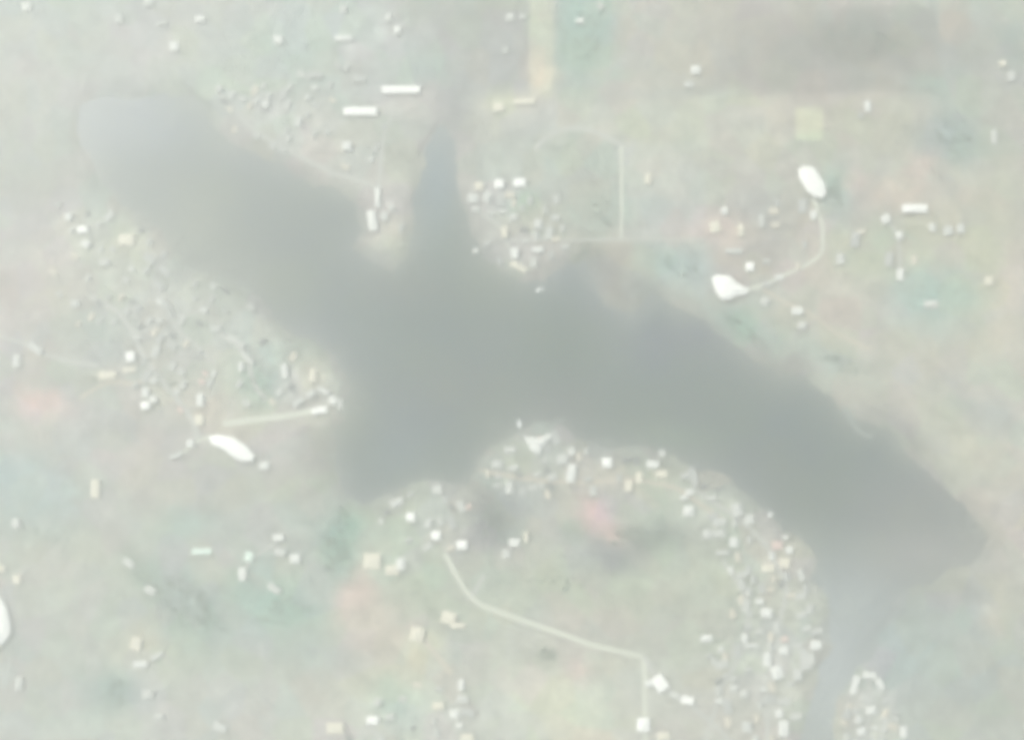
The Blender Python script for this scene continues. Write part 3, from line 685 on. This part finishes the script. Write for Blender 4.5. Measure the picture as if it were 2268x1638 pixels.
def shore_px(x, y):
    p = np.array(G(x, y)); return float(sdist(np.array([p[0]]), np.array([p[1]]))[0])
def cluster(poly, count, wts, label, group, ang, md=17):
    xs = [p[0] for p in poly]; ys = [p[1] for p in poly]; k = 0; tries = 0
    while k < count and tries < 6000:
        tries += 1
        x = random.uniform(min(xs), max(xs)); y = random.uniform(min(ys), max(ys))
        if not inpoly(x, y, poly) or inpoly(x, y, WATER): continue
        if any((x - a) ** 2 + (y - b) ** 2 < (r + 9) ** 2 for a, b, r in BP): continue
        if any((x - a) ** 2 + (y - b) ** 2 < md ** 2 for a, b in HP): continue
        if shore_px(x, y) < 16: continue
        HP.append((x, y)); k += 1
        i = random.choices(range(8), wts)[0]; s = SRC[i]; gx, gy = G(x, y)
        rz = R(ang + random.choice((0, 90)) + random.uniform(-9, 9)); z = hz(gx, gy) - 0.4
        if i in used:
            r = s.copy(); COL.objects.link(r)
            for ch in s.children: c = ch.copy(); COL.objects.link(c); c.parent = r
        else: used.add(i); r = s
        r.location = (gx, gy, z); r.rotation_euler = (0, 0, rz); f = random.uniform(.8, 1.2); r.scale = (f, f, random.uniform(.6, .85))
        tag(r, label, 'house', group); HOUSES.append((r, i, x, y))
W0 = (5, 4, 3, 2, 1.2, .7, 1.2, 1)
cluster([(110,440),(240,460),(330,520),(400,600),(540,650),(620,740),(740,800),(765,860),(690,900),(450,930),(330,900),(230,800),(120,640)], 74, W0,
    'small low house in the dense town on the left bank', 'houses of the left bank town', -35)
cluster([(470,215),(560,180),(720,120),(900,230),(860,300),(800,400),(740,400),(600,330),(510,300)], 34, W0,
    'small low house on the hazy upper bank around the long white warehouses', 'houses of the upper bank', -25)
cluster([(1030,400),(1190,390),(1260,470),(1250,570),(1170,610),(1100,580),(1050,500)], 20, W0,
    'small low house on the round headland below the inlet', 'houses of the round headland', 0)
cluster([(1070,1010),(1240,960),(1380,995),(1500,1020),(1620,1080),(1560,1120),(1400,1100),(1200,1100),(1080,1080)], 34, (5,4,4,2,1.2,.7,.7,.6),
    'small low house in the strip along the lower centre shore', 'houses along the lower shore', 10)
cluster([(800,1120),(960,1070),(1040,1090),(1060,1160),(1000,1230),(900,1200)], 12, W0,
    'small low house around the three white square houses on the lower bank', 'houses around the three white ones', 30)
cluster([(1560,1080),(1680,1140),(1790,1210),(1800,1300),(1830,1350),(1835,1430),(1800,1500),(1760,1638),(1600,1638),(1560,1400),(1640,1300),(1560,1200)], 66, (6,3,3,1,2.5,.7,2,1),
    'small low house in the long town on the lower right bank', 'houses of the lower right town', 8)
cluster([(1925,1480),(1970,1540),(2015,1638),(1855,1638),(1885,1540)], 16, (6,2,2,.5,3,.3,2,1),
    'small low house on the triangular built-up spit at lower right', 'houses of the triangular spit', -20, md=14)
cluster([(780,1500),(1040,1500),(1050,1640),(720,1640)], 10, W0,
    'small low house by the bottom edge left of the pale field', 'houses by the bottom edge', 0)
cluster([(1540,440),(1700,440),(2120,480),(2000,640),(1700,640),(1560,560)], 14, W0,
    'small low house scattered between the white halls on the right', 'scattered houses on the right', 0)
MARKS = [(514,995,'the long bent white hall'),(1797,405,'the egg-shaped white hall'),(1610,635,'the rounded white hall'),(838,438,'the narrow headland shed'),
 (890,201,'the upper long white warehouse'),(800,249,'the lower long white warehouse'),(770,325,'the square white-roofed building'),(590,232,'the small bright building upstream'),
 (486,198,'the building at the water arm tip'),(662,271,'the light grey shore building'),(1107,409,'the brightest headland building'),(1048,440,'the wide inlet-edge building'),
 (1137,482,'the mid-headland building'),(1141,562,'the upright headland-tip building'),(1191,554,'the wide headland-tip building'),(1193,497,'the right headland building'),
 (186,510,'the brightest left bank building'),(283,532,'the cream-yellow roof'),(170,673,'the main street bend building'),(293,791,'the small square white building'),
 (326,885,'the bright cluster by the main street'),(446,886,'the pale pink upright building'),(710,890,'the ring at the left bank tip'),(525,756,'the curved street terrace'),
 (632,822,'the upright green yard building'),(695,832,'the upright cream tip building'),(911,1144,'the left white square house'),(967,1185,'the middle white square house'),
 (1345,1024,'the white square shore building'),(1266,1048,'the upright shore building'),(1446,1028,'the light lower shore building'),(1190,980,'the V-shaped shed'),
 (1525,1131,'the light square town-end building'),(1632,1128,'the large pale shore building'),(1721,1207,'the pink-roofed building'),(1625,1200,'the light inner-town block'),
 (1697,1356,'the halfway square building'),(1564,1412,'the land-side light building'),(1699,1459,'the tall bright block'),(1806,1427,'the rounded-shore building'),
 (1735,1611,'the large block at the bottom edge'),(1654,1608,'the pale block at the bottom edge'),(1720,1487,'the large light tilted block'),(1925,1494,'the triangular spit apex terrace'),
 (1928,1570,'the middle triangular spit building'),(828,1592,'the bright white bottom building'),(1008,1578,'the bright cream bottom building'),(1640,512,'the upright cream yard building'),
 (1990,523,'the building below the white bar'),(1860,575,'the building by the lane bend'),(1740,1250,'the cream building below the pink roof'),(1682,1290,'the cream yard')]
DIRS = ['right of', 'below right of', 'below', 'below left of', 'left of', 'above left of', 'above', 'above right of']
by = {}
for r, i, x, y in HOUSES:
    mk = min(MARKS, key=lambda q: (q[0]-x)**2 + (q[1]-y)**2)
    d = DIRS[int(round(math.degrees(math.atan2(y - mk[1], x - mk[0])) / 45)) % 8]
    by.setdefault((i, d, mk[2]), []).append((math.hypot(x-mk[0], y-mk[1]), r))
for (i, d, nm), L_ in by.items():
    L_.sort(key=lambda q: q[0])
    for k, (dd, r) in enumerate(L_):
        t = f'{KIND[i]} {d} {nm}'
        if len(L_) > 1: t += ', ' + ('nearer one' if (k == 0 and len(L_) == 2) else 'farther one' if len(L_) == 2 else ['nearest','second nearest','third nearest','fourth nearest','fifth nearest','sixth nearest','seventh nearest'][k] + ' one')
        r['label'] = t
for i, s in enumerate(SRC):
    if i not in used:
        for ch in list(s.children): bpy.data.objects.remove(ch)
        bpy.data.objects.remove(s)

# ---------------------------------------------------------------- woodland masses
FOL = mat('foliage', (0.115, 0.155, 0.12), 0.95, 0.25, 0.12, 0.1)
ico = bmesh.new(); bmesh.ops.create_icosphere(ico, subdivisions=1, radius=1.0)
IV = [v.co.copy() for v in ico.verts]; IF = [tuple(v.index for v in f.verts) for f in ico.faces]; ico.free()
def woods(px, py, rx, ry, rot, n, dens=1.0):
    vs, fs = [], []; a = R(rot)
    for _ in range(n):
        t = random.uniform(0, 2 * math.pi); r = math.sqrt(random.random()) * random.uniform(.7, 1.15)
        lx, ly = r * math.cos(t) * rx, r * math.sin(t) * ry
        x, y = px + lx * math.cos(a) - ly * math.sin(a), py + lx * math.sin(a) + ly * math.cos(a)
        gx, gy = G(x, y)
        if inpoly(x, y, WATER) or shore_px(x, y) < 8 or any((x-p)**2+(y-q)**2 < (rr+5)**2 for p, q, rr in BP): continue
        if any((x-p)**2+(y-q)**2 < 100 for p, q in HP): continue
        z = hz(gx, gy); R0 = random.uniform(1.6, 3.2)
        for k in range(4):
            dx, dy = random.uniform(-.6, .6) * R0, random.uniform(-.6, .6) * R0; rr = R0 * random.uniform(.45, .75); zz = z + R0 * random.uniform(.7, 1.5)
            b0 = len(vs)
            for v in IV:
                j = 1 + 0.28 * mnoise.noise(v * 2.3 + Vector((gx, gy, k)))
                vs.append((gx + dx + v.x * rr * j, gy + dy + v.y * rr * j, zz + v.z * rr * .8 * j))
            fs += [tuple(b0 + q for q in f) for f in IF]
    if not fs: return
    o = mesh_obj('woodland', vs, fs, FOL); tag(o, kind='stuff')
    return o
for i, a in enumerate([(750,1195,34,80,8,90),(430,1330,90,34,45,80),(570,835,34,46,0,36),(1290,90,50,70,0,46),(1345,470,40,34,0,26),(1850,430,16,50,0,30),
          (260,1530,40,34,0,36),(1650,732,70,20,38,36),(2110,310,50,50,0,40),(1900,90,110,44,0,70),(1420,1190,90,24,0,50),(1090,1150,36,50,0,44),
          (620,1345,70,40,0,36),(330,1290,100,14,48,44),(1210,1450,30,16,0,22),(380,860,40,24,20,22),(220,845,50,16,0,20),(1500,590,44,20,10,20),
          (1310,560,36,22,0,20),(2060,660,60,44,0,24),(1860,805,60,14,25,20),(100,1180,90,16,20,18),(640,700,60,16,35,14),(1640,1380,60,100,0,26),(1240,1290,90,20,15,20)]):
    woods(*a)

# ---------------------------------------------------------------- jetties and boats
DECK = mat('jetty_deck', (0.15, 0.17, 0.16), 0.9, 0.12, 0.3); PILE = mat('jetty_pile', (0.12, 0.11, 0.10), 0.9)
def jetty(pts, width, label):
    P = [Vector(G(x, y, 1.6)) for x, y in pts]; c = P[0]
    root = empty('jetty', (c.x, c.y, 0)); tag(root, label, 'jetty')
    vs, fs = [], []
    for i, p in enumerate(P):
        d = (P[min(i + 1, len(P) - 1)] - P[max(i - 1, 0)]).normalized(); nn = Vector((-d.y, d.x)) * width / 2; q = p - c
        vs += [(q.x + nn.x, q.y + nn.y, 1.9), (q.x - nn.x, q.y - nn.y, 1.9), (q.x - nn.x, q.y - nn.y, 1.4), (q.x + nn.x, q.y + nn.y, 1.4)]
    for i in range(len(P) - 1):
        for k in range(4): a = i * 4 + k; b = i * 4 + (k + 1) % 4; fs.append((a, b, b + 4, a + 4))
    e = (len(P) - 1) * 4; fs += [(0, 3, 2, 1), (e, e + 1, e + 2, e + 3)]
    mesh_obj('deck', vs, fs, DECK, root)
    for a, b in zip(P[:-1], P[1:]):
        k = max(1, int((b - a).length / 12)); d = (b - a).normalized(); nn = Vector((-d.y, d.x)) * width * .4
        for i in range(k):
            for s in (-1, 1):
                q = a.lerp(b, (i + .5) / k) - c + nn * s
                box_part('pile', q.x, q.y, -3.0, .5, .5, 4.4, 0, PILE, root)
    return root
jetty([(1868,900),(1886,928),(1900,952),(1918,964),(1934,968)], 11, 'pale curved jetty reaching from the right bank into the river')
jetty([(1205,952),(1228,938),(1250,926)], 8, 'short dull jetty off the tip of the lower shore')

HULL = mat('boat_hull', (0.50, 0.51, 0.50), 0.5, 0.08, 0.4); BDECK = mat('boat_deck', (0.42, 0.43, 0.42), 0.7); CAB = mat('boat_cabin', (0.78, 0.79, 0.78), 0.5)
def boat(px, py, L_, W_, ang, label):
    x, y = G(px, py, 0); root = empty('boat', (x, y, 0), R(ang)); tag(root, label, 'boat')
    prof = [(-.5, .38), (-.3, .5), (.1, .5), (.32, .36), (.45, .16), (.5, .01)]
    vs = []
    for z, s in ((-0.5, .72), (1.5, 1.0), (1.35, .9), (1.2, .88)):
        for f, g in prof: vs.append((f * L_ * (0.94 if s < .8 else 1) , g * W_ * s, z))
        for f, g in reversed(prof): vs.append((f * L_ * (0.94 if s < .8 else 1), -g * W_ * s, z))
    n = len(prof) * 2; fs = []
    for r in range(2):
        for i in range(n): a = r * n + i; b = r * n + (i + 1) % n; fs.append((b, a, a + n, b + n))
    mesh_obj('hull', vs[:3 * n], fs, HULL, root)
    mesh_obj('deck', vs[3 * n:], [tuple(range(n))[::-1]], BDECK, root)
    c = box_part('cabin', -L_ * .18, 0, 1.2, L_ * .3, W_ * .6, 2.4, 0, CAB, root)
    box_part('windscreen', -L_ * .18 + L_ * .152, 0, 2.6, .12, W_ * .5, .7, 0, GLASS, c)
    box_part('hatch', L_ * .15, 0, 1.2, L_ * .12, W_ * .3, .4, 0, CAB, root)
    return root
boat(1150, 937, 17, 8, 100, 'small grey-white boat in the river off the triangular yard')
boat(1706, 1138, 13, 8, 80, 'small bright boat moored beside the lower right town')
boat(1196, 642, 19, 7, 10, 'dim pale boat in the river below the round headland')

# ---------------------------------------------------------------- haze
hb = bmesh.new(); bmesh.ops.create_cube(hb, size=1.0)
hm = bpy.data.meshes.new('haze'); hb.to_mesh(hm); hb.free()
haze = link(bpy.data.objects.new('haze', hm)); tag(haze, kind='stuff')
top = CAM.z + 20; bot = float(GZ.min()) - 1.0
haze.scale = (33000, 33000, top - bot); haze.location = (0, 0, (top + bot) / 2)
m = bpy.data.materials.new('haze_air'); m.use_nodes = True; n = m.node_tree
n.nodes.remove(n.nodes['Principled BSDF']); pv = n.nodes.new('ShaderNodeVolumePrincipled')
pv.inputs['Color'].default_value = (0.953, 0.973, 0.938, 1); pv.inputs['Density'].default_value = HAZE_DENS; pv.inputs['Anisotropy'].default_value = HAZE_G
n.links.new(pv.outputs[0], n.nodes['Material Output'].inputs['Volume']); hm.materials.append(m)
haze.display_type = 'BOUNDS'
